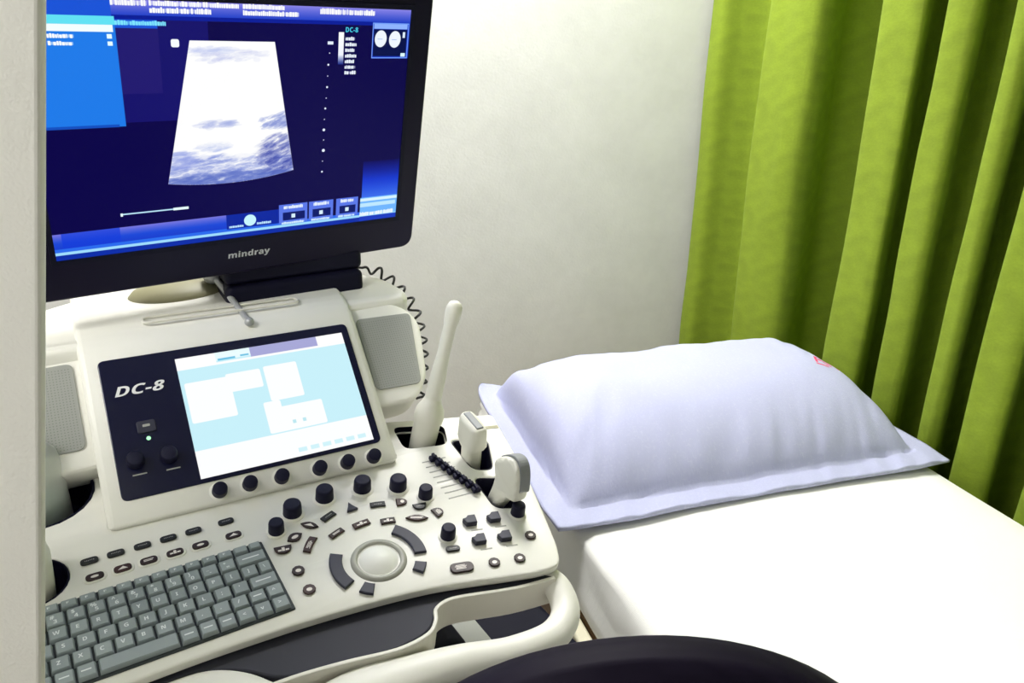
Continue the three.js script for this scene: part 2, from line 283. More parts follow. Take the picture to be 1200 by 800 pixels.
// --- top plate with holes for probes and bottle
const holeOutlines = {
  wand: roundedShape(mm([[109, 216], [184, 192], [168, 146], [104, 160]]), 0.016),
  linear: roundedShape(mm([[172, 158], [172, 92], [197, 80], [222, 138]]), 0.012),
  convex: roundedShape(mm([[164, 78], [162, 18], [192, 6], [206, 60]]), 0.012),
  bottle: new THREE.Shape().absarc(-0.306, 0.250, 0.056, 0, Math.PI * 2),
  left: new THREE.Shape().absarc(-0.322, 0.118, 0.032, 0, Math.PI * 2),
};
const plateOutline = mm([[258, 186, 8], [232, 47, 200], [198, -66, 8], [185, -93, 16], [160, -93, 20], [124, -84], [67, -68], [30, -59], [-17, -52], [-62, -47], [-109, -43], [-194, -39.5], [-268, -40], [-350, -44, 30], [-385, 0, 30], [-402, 170, 20], [-390, 330, 30], [95, 330, 8], [98, 230, 6]]);
{
  const s = roundedShape(plateOutline, 0.03);
  for (const h of Object.values(holeOutlines)) s.holes.push(new THREE.Path(h.getPoints(12)));
  const plate = onPanel(mesh('control_panel', flat(s, 0.011, 0.003, 3, 10).translate(0, -0.011, 0), M.cream, machine));
  const under = roundedShape(mm([[248, 176, 8], [224, 47, 200], [190, -56, 8], [150, -62], [30, -30], [-62, -22], [-194, -15], [-350, -20, 30], [-375, 0, 30], [-392, 170, 20], [-380, 320, 30], [90, 320, 8], [92, 222, 6]]), 0.03);
  for (const h of Object.values(holeOutlines)) under.holes.push(new THREE.Path(h.getPoints(12)));
  onPanel(mesh('console_body', flat(under, 0.04, 0.004, 2, 10).translate(0, -0.0515, 0), M.creamDeep, machine));
  for (const h of Object.values(holeOutlines)) {
    const pts = h.getPoints(14), c = pts.reduce((a, p) => a.add(p), V2(0, 0)).divideScalar(pts.length);
    const out = new THREE.Shape(pts.map(p => p.clone().lerp(c, 0.004))); out.holes.push(new THREE.Path(pts.map(p => p.clone().lerp(c, 0.05))));
    const floorS = new THREE.Shape(pts);
    mesh('holder_cup', mergeGeometries([flat(out, 0.066).translate(0, -0.0675, 0), flat(floorS, 0.003).translate(0, -0.069, 0)]), M.blackPlastic, plate);
  }
  // printed buttons share one atlas: 8 x 8 cells, brown-black caps with pale pictograms
  const atlas = canvas(1024, 1024, (x, w) => {
    const N = 8, c = w / N; x.fillStyle = '#221a1a'; x.fillRect(0, 0, w, w);
    for (let k = 0; k < N * N; k++) {
      const cx = (k % N + 0.5) * c, cy = (Math.floor(k / N) + 0.5) * c, bright = k >= 16;
      x.fillStyle = bright ? (k % 3 ? '#2a1513' : '#3a1d18') : '#16181a'; x.fillRect(cx - c / 2, cy - c / 2, c, c);
      x.fillStyle = bright ? '#ece6de' : '#9a9a94';
      if (!bright) for (let i = 0; i < 6; i++) x.fillRect(cx - 30 + i * 11, cy - 10 + rnd() * 6, 7, 14 + rnd() * 6);
      else if (k < 32) { const kind = k % 4; if (kind === 0) { x.beginPath(); x.ellipse(cx, cy + 6, 26, 22, 0, 0, 7); x.fill(); } else if (kind === 1) { x.beginPath(); x.moveTo(cx - 34, cy + 24); x.lineTo(cx + 4, cy - 26); x.lineTo(cx + 34, cy + 24); x.fill(); } else if (kind === 2) { x.fillRect(cx - 34, cy - 16, 68, 12); x.fillRect(cx - 34, cy + 4, 60, 14); } else { x.fillRect(cx - 10, cy - 30, 20, 60); x.fillRect(cx - 36, cy, 24, 26); x.fillRect(cx + 14, cy, 24, 26); } }
      else for (let i = 0; i < 4; i++) x.fillRect(cx - 36 + rnd() * 10, cy - 26 + i * 14, 40 + rnd() * 26, 8);
    }
  });
  const caps = new THREE.MeshStandardMaterial({ map: atlas, roughness: 0.5 });
  const cell = k => { const N = 8, i = k % N, j = Math.floor(k / N); return [(i + 0.04) / N, 1 - (j + 0.96) / N, (i + 0.96) / N, 1 - (j + 0.04) / N]; };
  function button(name, shape, u, v, turn, k, h = 0.003, m = caps) {
    const o = mesh(name, cellUV(flat(shape, h, 0.0007, 1, 5), cell(k)), m, plate); o.position.set(u / 1000, 0, -v / 1000); o.rotation.y = turn; return o;
  }
  const halo = std([0.90, 0.89, 0.80], 0.4);
  const buttonHalo = (w, h, u, v, turn) => { const s = stadium(w, h); const o = mesh('button_halo', flat(s, 0.0012, 0.0005, 1, 6), halo, plate); o.position.set(u / 1000, 0, -v / 1000); o.rotation.y = turn; };  // pale disc imitating a bright halo round the button, not a moulded part
  // two rows of oval keys above the keyboard
  [-271, -246, -220, -194, -168, -133].forEach((u, i) => button('oval_button', stadium(0.017, 0.0085), u, 123.5, 0, i));
  [-269, -243, -218, -192, -166, -131].forEach((u, i) => { buttonHalo(0.022, 0.0135, u, 99.5, 0); button('oval_button', stadium(0.017, 0.0095), u, 99.5, 0, 16 + (i * 5) % 16); });
  // arcs of shaped buttons over the trackball
  const bent = (w, h, sag) => { const s = new THREE.Shape(); s.moveTo(-w / 2, -h / 2 - sag); s.quadraticCurveTo(0, -h / 2 + sag, w / 2, -h / 2 - sag); s.lineTo(w / 2, h / 2 - sag); s.quadraticCurveTo(0, h / 2 + sag, -w / 2, h / 2 - sag); s.closePath(); return s; };
  const leaf = (w, h) => { const s = new THREE.Shape(); s.moveTo(-w / 2, 0); s.quadraticCurveTo(0, h, w / 2, 0); s.quadraticCurveTo(0, -h, -w / 2, 0); return s; };
  const half = (w, h) => { const s = new THREE.Shape(); s.moveTo(-w / 2, h / 2); s.quadraticCurveTo(-w / 2, -h / 2, 0, -h / 2); s.quadraticCurveTo(w / 2, -h / 2, w / 2, h / 2); s.closePath(); return s; };
  const kite = roundedShape(mm([[-7, -5], [7, -5], [3, 2], [0, 9], [-3, 2]]), 0.001);
  button('shaped_button', leaf(0.021, 0.010), -51, 80, R(-38), 17);
  button('shaped_button', leaf(0.019, 0.013), -72, 69, R(15), 20);
  button('shaped_button', half(0.019, 0.011), -89, 56, R(-8), 23);
  button('shaped_button', bent(0.023, 0.009, 0.001), -61, 52, R(52), 33);
  button('shaped_button', bent(0.018, 0.008, 0.0004), -27, 85, R(22), 8);
  button('shaped_button', kite, 2, 87, 0, 9, 0.004, M.paddle);
  button('shaped_button', bent(0.018, 0.008, 0.0004), 33, 80, R(-14), 10);
  button('shaped_button', half(0.012, 0.013), 61, 72, R(75), 24);
  button('shaped_button', half(0.017, 0.010), 78, 56, R(-10), 12);
  button('shaped_button', half(0.015, 0.012), 94, 39, R(100), 34);
  button('shaped_button', bent(0.018, 0.0075, 0.0004), -28, 56, R(20), 22);
  button('shaped_button', bent(0.020, 0.0085, 0.0004), 3, 58, R(4), 27);
  button('shaped_button', bent(0.017, 0.0085, 0.0004), 33, 50, R(-12), 19);
  button('shaped_button', leaf(0.027, 0.010), 66, 40, R(-24), 18);
  for (const [u, v, k] of [[-84, 21, 20], [-82, -8, 24], [176, -41, 28], [115, -59, 16], [145, -66, 20]]) { const s = new THREE.Shape().absarc(0, 0, 0.0068, 0, Math.PI * 2); button('round_button', s, u, v, R(-10), k); }
  button('oval_button', stadium(0.0165, 0.008), 82, -21, R(-14), 13); button('oval_button', stadium(0.027, 0.014), 78, -50, R(-14), 35);
  // blocky toggle keys on the right
  const toggle = roundedShape(mm([[-5, -6], [8, -6], [8, 7], [-1, 7], [-4, 3.5], [-8.5, 2.5]]), 0.001);
  for (const [u, v] of [[120, 8], [149, 1], [115, -23], [145, -31]]) { const o = mesh('toggle_key', flat(toggle, 0.007, 0.001, 2), M.paddle, plate); o.position.set(u / 1000, 0, -v / 1000); o.rotation.y = R(-14); const p = mesh('printed_caption', plainBox(-0.007, 0.007, 0, 0.0003, -0.0009, 0.0009), M.printGrey, plate); p.position.set((u + 3) / 1000, 0, -(v - 13.5) / 1000); p.rotation.y = R(-14); }
  // paddles beside the trackball
  const arcPad = (r0, r1, a0, a1) => { const s = new THREE.Shape(); s.absarc(0, 0, r1, R(a0), R(a1), false); s.absarc(0, 0, r0, R(a1), R(a0), true); s.closePath(); return s; };
  for (const [r0, r1, a0, a1] of [[0.040, 0.054, 148, 206], [0.040, 0.054, -14, 46], [0.036, 0.050, 222, 240], [0.040, 0.053, -48, -31]]) mesh('set_paddle', flat(arcPad(r0, r1, a0, a1), 0.004, 0.001, 2, 12), M.paddle, plate);
  // trackball in its grey ring
  const ring = mesh('trackball_ring', lathe([[0.0232, -0.003], [0.0236, 0.0015], [0.0255, 0.0030], [0.0285, 0.0028], [0.0312, 0.0], [0.0312, -0.003]], 48), M.ringGrey, plate);
  const ball = new THREE.SphereGeometry(0.034, 40, 30); mesh('trackball', ball.translate(0, -0.0262, 0), M.ball, plate);
  // rotary knobs
  const knobG = (r, h) => lathe([[0, 0], [r * 1.02, 0], [r * 1.0, h * 0.15], [r * 0.96, h * 0.82], [r * 0.88, h * 0.96], [r * 0.7, h], [0, h * 0.985]], 24);
  const knobHalo = (r) => lathe([[r * 1.3, 0], [r * 1.28, 0.0012], [r * 0.9, 0.0016]], 24);  // pale ring added as the bright halo round each knob
  const big = knobG(0.0108, 0.017), mid = knobG(0.0088, 0.016);
  for (const [u, v, g] of [[-87, 87, mid], [-62, 107, big], [-20, 116, big], [27, 113, big], [68, 98, big], [92, 70, mid], [86, -1, mid], [182, -3, mid]]) { const k = mesh('rotary_knob', g, M.knob, plate); k.position.set(u / 1000, 0, -v / 1000); const c = mesh('knob_halo', knobHalo(g === big ? 0.0108 : 0.0088), halo, plate); c.position.copy(k.position); }
  // eight gain sliders
  for (let i = 0; i < 8; i++) {
    const v = 128 - i * 10.6, u0 = 117 + i * 0.0, u1 = 150 + i * 1.2, turn = R(-4);
    const slot = mesh('slider_slot', plainBox(-(u1 - u0) / 2000, (u1 - u0) / 2000, -0.001, 0.0004, -0.0008, 0.0008), M.printGrey, plate); slot.position.set((u0 + u1) / 2000, 0, -v / 1000); slot.rotation.y = turn;
    const k = mesh('slider_knob', mergeGeometries([box(0.011, 0.006, 0.0085, 0.0015, 2).translate(0, 0.004, 0), box(0.004, 0.008, 0.0085, 0.001, 1).translate(0, 0.0065, 0)]), M.knob, plate); k.position.set((132 + i * 3.2) / 1000, 0, -(v - 1) / 1000); k.rotation.y = turn;
  }
  // dark label slot in the far right corner
  const lab = mesh('label_slot', plainBox(-0.012, 0.012, 0, 0.0006, -0.003, 0.003), M.olive, plate); lab.position.set(0.238, 0, -0.160); lab.rotation.y = R(-14);
}
// --- keyboard
{
  const P = 17.7, TOP = 77, RIGHT = -103.5, LEFT = -347;
  const kb = onPanel(mesh('keyboard', flat(roundedShape(mm([[LEFT - 2, -25.5], [RIGHT + 1.5, -25.5], [RIGHT - 3, TOP + 1.5], [LEFT - 6, TOP + 1.5]]), 0.002), 0.003, 0.0008, 1).translate(0, -0.001, 0), M.keyTray, machine));
  const legends = canvas(2048, 1024, (x, w, h) => {
    x.fillStyle = '#8a9598'; x.fillRect(0, 0, w, h);
  });
  const ROWS = [
    { h: 12, y: 0, keys: Array.from({ length: 15 }, (_, i) => [i === 0 ? 14 : 16.4, i < 2 ? '' : 'F']) },
    { keys: [[32, 'Bk'], [P, '= +'], [P, '- _'], [P, '0 )'], [P, '9 ('], [P, '8 *'], [P, '7 &'], [P, '6 ^'], [P, '5 %'], [P, '4 $'], [P, '3 #'], [P, '2 @'], [P, '1 !'], [P, '` ~']] },
    { keys: [[14.5, '\\'], [P, ']'], [P, '['], [P, 'P'], [P, 'O'], [P, 'I'], [P, 'U'], [P, 'Y'], [P, 'T'], [P, 'R'], [P, 'E'], [P, 'W'], [P, 'Q'], [20, 'Tab']] },
    { keys: [[29, '<-'], [P, "'"], [P, ';'], [P, 'L'], [P, 'K'], [P, 'J'], [P, 'H'], [P, 'G'], [P, 'F'], [P, 'D'], [P, 'S'], [P, 'A'], [24, 'Caps']] },
    { keys: [[P, '^'], [P, 'Up'], [P, '/'], [P, '.'], [P, ','], [P, 'M'], [P, 'N'], [P, 'B'], [P, 'V'], [P, 'C'], [P, 'X'], [P, 'Z'], [26, 'Shift']] },
    { keys: [[P, '>'], [P, 'v'], [P, '<'], [P, 'Ctrl'], [P, 'Alt'], [P, 'Del'], [70, ''], [P, 'Alt'], [P, 'Fn'], [P, 'Ctrl']] },
  ];
  const cx = legends.image.getContext('2d'); let cellNo = 0; const CW = 128, CH = 128, NC = 16;
  const keyM = new THREE.MeshStandardMaterial({ map: legends, roughness: 0.62 });
  const rowH = 17.5; let v = TOP;
  for (const [ri, row] of ROWS.entries()) {
    const hgt = row.h ?? rowH; let u = RIGHT - 1 - (TOP - v) * -0.03; u = RIGHT - 0.5 - (v + 25) * 0.045;
    for (const [wk, text] of row.keys) {
      let wid = wk; if (u - wid < LEFT - 6) wid = u - (LEFT - 6); if (wid < 6) break;
      const ci = cellNo % NC, cj = Math.floor(cellNo / NC); cellNo++;
      const px = ci * CW, py = cj * CH; const t = 150 + Math.floor(rnd() * 12);
      cx.fillStyle = `rgb(${t - 4},${t + 6},${t + 8})`; cx.fillRect(px, py, CW, CH);
      cx.fillStyle = '#e6ecec';
      if (text.length === 1 || (text.length === 3 && text[1] === ' ')) { cx.font = 'bold 56px sans-serif'; cx.textAlign = 'center'; cx.textBaseline = 'middle'; if (text.length === 3) { cx.fillText(text[2], px + 44, py + 40); cx.fillText(text[0], px + 64, py + 90); } else cx.fillText(text, px + 54, py + 60); }
      else if (text) { cx.fillRect(px + 26, py + 56, 72, 13); }
      const w = (wid - 1.9) / 1000, d = (hgt - 1.9) / 1000, H = 0.0052, b = 0.0014;
      // tapered cap: bottom rim, shoulder, top
      const rings = [[w / 2, d / 2, 0], [w / 2 - b * 0.4, d / 2 - b * 0.4, H * 0.7], [w / 2 - b, d / 2 - b, H]];
      const pos = [], uv = [], idx = [], u0 = px / 2048 + 0.004, u1 = (px + CW) / 2048 - 0.004, v1 = 1 - py / 1024 - 0.006, v0 = 1 - (py + CH) / 1024 + 0.006;
      const blank = [u0 + 0.001, v0 + 0.001];
      const quad = (a, b2, c, e, top) => { const o = pos.length / 3; for (const p of [a, b2, c, e]) { pos.push(...p); top ? uv.push(u0 + (p[0] / (w - 2 * b) + 0.5) * (u1 - u0), v0 + (0.5 - p[2] / (d - 2 * b)) * (v1 - v0)) : uv.push(...blank); } idx.push(o, o + 1, o + 2, o, o + 2, o + 3); };
      const cor = ([x, z, y]) => [[-x, y, z], [x, y, z], [x, y, -z], [-x, y, -z]];
      const L = rings.map(cor);
      for (let k = 0; k < 2; k++) for (let e = 0; e < 4; e++) { const f = (e + 1) % 4; quad(L[k][e], L[k][f], L[k + 1][f], L[k + 1][e]); }
      quad(L[2][0], L[2][1], L[2][2], L[2][3], true);
      const g = new THREE.BufferGeometry(); g.setAttribute('position', new THREE.Float32BufferAttribute(pos, 3)); g.setAttribute('uv', new THREE.Float32BufferAttribute(uv, 2)); g.setIndex(idx); g.computeVertexNormals();
      const key = mesh(text === '' && wk > 60 ? 'space_bar' : 'key', g, keyM, kb); key.position.set((u - wid / 2) / 1000, 0.002, -(v - hgt / 2) / 1000);
      u -= wid;
    }
    v -= hgt + (ri === 0 ? 1.0 : 0);
  }
  legends.needsUpdate = true;
}
// --- dark front tray, rims and the tubular handle
{
  const tray = roundedShape(mm([[-400, -15, 10], [195, -30, 10], [176, -97, 6], [124, -90, 4], [67, -75, 4], [45, -72, 10], [30, -78, 10], [24, -91, 10], [9, -102, 10], [-25, -105, 10], [-75, -97, 20], [-118, -91, 6], [-140, -84, 12], [-165, -62, 12], [-205, -44, 10], [-400, -46, 10]]), 0.01);
  onPanel(mesh('front_tray', flat(tray, 0.02, 0.002).translate(0, -0.0325, 0), M.tray, machine));
  const palm = roundedShape(mm([[-395, -46, 10], [-240, -43, 20], [-196, -44, 20], [-162, -63, 20], [-138, -93, 20], [-112, -122, 10], [-125, -150, 20], [-330, -150, 40], [-395, -120, 40]]), 0.02);
  onPanel(mesh('palm_rest', flat(palm, 0.03, 0.006, 4, 10).translate(0, -0.0405, 0), M.cream, machine));
  // one moulded bar: round at the corners, widening to a flat lip at the middle: [u, v, height, half-width]
  const half = [[172, -84, -26, 15.5], [180, -100, -30, 16], [172, -130, -34, 16.5], [146, -148, -36, 17], [90, -149, -34, 17], [35, -138, -30, 19], [-20, -130, -28, 22], [-75, -125, -28, 26]];
  const bar = [...half, ...half.slice(0, -1).reverse().map(([u, v, h, w]) => [-150 - u, v, h, w])];
  const line = new THREE.CatmullRomCurve3(bar.map(([u, v, h]) => V3(u / 1000, h / 1000, -v / 1000)), false, 'centripetal'), wide = new THREE.CatmullRomCurve3(bar.map(([u, v, h, w], i) => V3(w / 1000, i, 0)), false, 'catmullrom');
  const NS = 140, NR = 20, pos = [], uv = [], idx = [];
  for (let i = 0; i <= NS; i++) {
    const t = i / NS, p = line.getPoint(t), d = line.getTangent(t), side = V3(-d.z, 0, d.x).normalize(), a = wide.getPoint(t).x;
    for (let k = 0; k < NR; k++) { const f = k / NR * Math.PI * 2, q = p.clone().addScaledVector(side, Math.cos(f) * a); pos.push(q.x, q.y + Math.sin(f) * 0.0165, q.z); uv.push(t * 4, k / NR); if (i < NS) { const n = (k + 1) % NR, A = i * NR + k, B = i * NR + n; idx.push(A, A + NR, B, B, A + NR, B + NR); } }
  }
  const hg = new THREE.BufferGeometry(); hg.setAttribute('position', new THREE.Float32BufferAttribute(pos, 3)); hg.setAttribute('uv', new THREE.Float32BufferAttribute(uv, 2)); hg.setIndex(idx); hg.computeVertexNormals();
  onPanel(mesh('front_handle', hg, M.cream, machine));
  // raised rim round the handle opening
  {
    const rimPts = [[174, -99], [124, -92], [67, -77], [46, -74.5], [31, -80], [25, -92], [10, -104], [-25, -107], [-75, -98], [-118, -92], [-150, -90]].map(([u, v]) => V2(u / 1000, v / 1000));
    const c = new THREE.SplineCurve(rimPts).getPoints(40), outer = [], inner = [];
    c.forEach((p, i) => { const a = c[Math.max(0, i - 1)], b = c[Math.min(c.length - 1, i + 1)], n = V2(-(b.y - a.y), b.x - a.x).normalize().multiplyScalar(0.0022); outer.push(p.clone().add(n)); inner.push(p.clone().sub(n)); });
    onPanel(mesh('opening_rim', flat(new THREE.Shape([...outer, ...inner.reverse()]), 0.042, 0.001).translate(0, -0.052, 0), M.creamDeep, machine));
  }
}
// --- touch screen housing and rear deck
{
  const touch = mesh('touch_panel', new THREE.BufferGeometry(), M.cream, machine);
  const prof = roundedShape([[0.082, -0.080, 0.004], [-0.088, 0.088, 0.03], [-0.25, 0.104, 0.012], [-0.262, -0.02, 0.01], [-0.10, -0.10, 0.01], [0.05, -0.115, 0.004]], 0.01);   // (z, y)
  touch.geometry = extrude(prof, 0.337, 0.007, 3, 10).rotateY(-Math.PI / 2).translate(0.167, 0, 0);
  touch.position.set(-0.0745, 0.9357, -0.2253); touch.rotation.y = R(-3);
  const face = (o, x, y, z = 0) => { o.rotation.order = 'XYZ'; o.rotation.x = R(-45.1); const c = Math.cos(R(-45.1)), s = Math.sin(R(-45.1)); o.position.set(x, y * c - z * s, y * s + z * c); return o; };
  face(mesh('dark_glass', extrude(rectShape(0.303, 0.174, 0.008), 0.004, 0.001, 2), M.glass, touch), 0, 0, -0.001);
  // lit display
  const tex = canvas(1024, 768, (x, w, h) => {
    const k = w / 1111;
    x.fillStyle = '#c9f1fb'; x.fillRect(0, 0, w, h);
    x.fillStyle = '#a8a9d8'; x.fillRect(0.42 * w, 0, 0.41 * w, 0.09 * h);
    x.fillStyle = '#ffffff'; x.fillRect(0, 0, 0.22 * w, 0.1 * h); x.fillRect(0.83 * w, 0.0, 0.17 * w, 0.085 * h); x.fillRect(0, 0.085 * h, w, 0.02 * h);
    x.fillStyle = '#eafcff'; x.fillRect(0.22 * w, 0, 0.2 * w, 0.07 * h); x.fillStyle = '#6fc3e6'; x.fillRect(0.23 * w, 0.055 * h, 0.1 * w, 0.018 * h); x.fillRect(0.36 * w, 0.05 * h, 0.05 * w, 0.015 * h);
    x.fillStyle = '#fdffff';
    const rr = (a, b, c, d) => { x.beginPath(); x.roundRect(a * w, b * h, c * w, d * h, 12); x.fill(); };
    rr(0.02, 0.22, 0.25, 0.34); rr(0.25, 0.2, 0.2, 0.16); rr(0.47, 0.19, 0.20, 0.31); rr(0.42, 0.56, 0.34, 0.21); rr(0.42, 0.5, 0.1, 0.1);
    x.fillRect(0, 0.78 * h, w, 0.22 * h); x.fillStyle = '#d2f4fb'; for (let i = 0; i < 6; i++) x.fillRect((0.55 + i * 0.072) * w, 0.93 * h, 0.05 * w, 0.035 * h);
    x.fillStyle = '#bfe9f2'; x.fillRect(0.56 * w, 0.69 * h, 0.02 * w, 0.03 * h); x.fillRect(0.62 * w, 0.69 * h, 0.02 * w, 0.03 * h);
  });
  const lit = new THREE.MeshPhysicalMaterial({ color: 0x000000, roughness: 0.25, specularIntensity: 0.2, emissive: 0xffffff, emissiveMap: tex, emissiveIntensity: 0.5 });
  const scr = face(mesh('display', new THREE.PlaneGeometry(0.210, 0.156), lit, touch), 0.037, -0.004, 0.0034); scr.userData.label = 'lit pale blue touch display';
  const gl = new THREE.RectAreaLight(new THREE.Color().setRGB(0.75, 0.92, 1.0), 0.5, 0.21, 0.156); gl.name = 'display_glow'; face(gl, 0.037, -0.004, 0.0045); gl.rotation.set(R(-45.1), Math.PI, 0); touch.add(gl);
  const dc = face(mesh('model_lettering', lettering('DC-8', 0.0155, 0.0006, 0.28).scale(1.15, 0.8, 1), M.white, touch), -0.111, 0.044, 0.003); dc.userData.label = 'white slanted lettering';
  face(mesh('power_button', extrude(rectShape(0.020, 0.015, 0.003), 0.003, 0.0008, 2), M.paddle, touch), -0.113, -0.005, 0.002);
  face(mesh('power_symbol', extrude(rectShape(0.008, 0.003, 0.001), 0.0004), M.printGrey, touch), -0.113, -0.004, 0.005);
  const led = new THREE.MeshStandardMaterial({ color: 0x0a2010, emissive: 0x9dffb0, emissiveIntensity: 0.9, roughness: 0.4 });
  face(mesh('power_light', new THREE.SphereGeometry(0.0024, 12, 8), led, touch), -0.113, -0.0195, 0.003);
  for (const [x, y] of [[-0.131, -0.044], [-0.096, -0.046]]) { face(mesh('rotary_knob', lathe([[0.0095, 0], [0.0092, 0.013], [0.007, 0.015], [0, 0.015]], 24).rotateX(Math.PI / 2), M.knob, touch), x, y, 0.002); face(mesh('printed_caption', extrude(rectShape(0.015, 0.0014, 0.0005), 0.0003), M.printGrey, touch), x + 0.002, y - 0.016, 0.003); }
  for (const x of [-51, -17, 20, 66, 101, 135]) {
    face(mesh('knob_halo', lathe([[0.0118, 0], [0.0116, 0.0012], [0.008, 0.0016]], 24).rotateX(Math.PI / 2), std([0.9, 0.89, 0.8], 0.4), touch), x / 1000, -0.1015 - x * 0.000022, 0.0);  // bright halo round the knob, modelled as a pale ring
    face(mesh('rotary_knob', lathe([[0.0088, 0], [0.0086, 0.003], [0.0082, 0.0125], [0.0072, 0.0146], [0, 0.0148]], 24).rotateX(Math.PI / 2), M.knob, touch), x / 1000, -0.1015 - x * 0.000022, 0.0005);
  }
  // pill-shaped tray in the deck behind the glass
  const g1 = new THREE.Shape(stadium(0.196, 0.020).getPoints(10)); g1.holes.push(new THREE.Path(stadium(0.190, 0.014).getPoints(10)));
  const gr = mesh('pen_groove', flat(g1, 0.003, 0.0008, 2), M.creamDeep, touch); gr.position.set(0.003, 0.0905, -0.104); gr.rotation.x = R(5.5);
  // speakers either side
  for (const s of [1, -1]) {
    const f = s > 0 ? x => x : x => -0.006 - x;
    const pts = [[0.150, 0.122], [0.228, 0.122, 0.02], [0.266, 0.09, 0.03], [0.249, -0.002, 0.012], [0.224, -0.036, 0.03], [0.150, -0.034]].map(([x, y, r]) => [f(x), y, r ?? 0.004]); if (s < 0) pts.reverse();
    const wing = face(mesh('speaker', extrude(roundedShape(pts, 0.01), 0.06, 0.005, 3).translate(0, 0, -0.06), M.cream, touch), 0, 0, -0.016);
  }
}
{
  // speaker grilles: a perforated plate each, laid on the wings
  const frame = new THREE.Object3D(); frame.position.set(-0.0745, 0.9357, -0.2253); frame.rotation.y = R(-3); frame.updateMatrix();
  const tilt = new THREE.Matrix4().makeRotationX(R(-45.1));
  for (const s of [1, -1]) {
    const f = s > 0 ? x => x : x => -0.006 - x;
    const pts = [[0.171, 0.098], [0.253, 0.096], [0.236, -0.013], [0.171, -0.011]].map(([x, y]) => [f(x), y]); if (s < 0) pts.reverse();
    const g = extrude(roundedShape(pts, 0.009), 0.003, 0.0008, 2).translate(0, 0, -0.0165).applyMatrix4(tilt);
    const gr = mesh('speaker_grille', g, M.grille, machine); gr.position.copy(frame.position); gr.rotation.copy(frame.rotation); gr.userData.label = 'grey perforated speaker grille';
    const holes = [], dot = new THREE.CircleGeometry(0.0007, 5);
    for (let y = -0.008; y < 0.093; y += 0.0034) for (let x = 0.176; x < 0.247; x += 0.0034) { const lim = 0.236 + (y + 0.013) * 0.15 - 0.004; if (x < lim) holes.push(dot.clone().translate(f(x), y, -0.0133)); }
    const h = mesh('perforation', mergeGeometries(holes).applyMatrix4(tilt), M.grilleHole, gr); h.userData.kind = 'stuff';
  }
  // rear deck
  const plan = roundedShape(mm([[-335, 328, 10], [182, 314, 16], [198, 334, 30], [176, 415, 60], [60, 475, 60], [-200, 475, 60], [-325, 415, 50]]), 0.03);
  const deck = mesh('rear_deck', flat(plan, 0.05, 0.012, 4, 12), M.cream, machine); deck.position.set(0, 0.918, 0); deck.rotation.x = R(8.5);
}
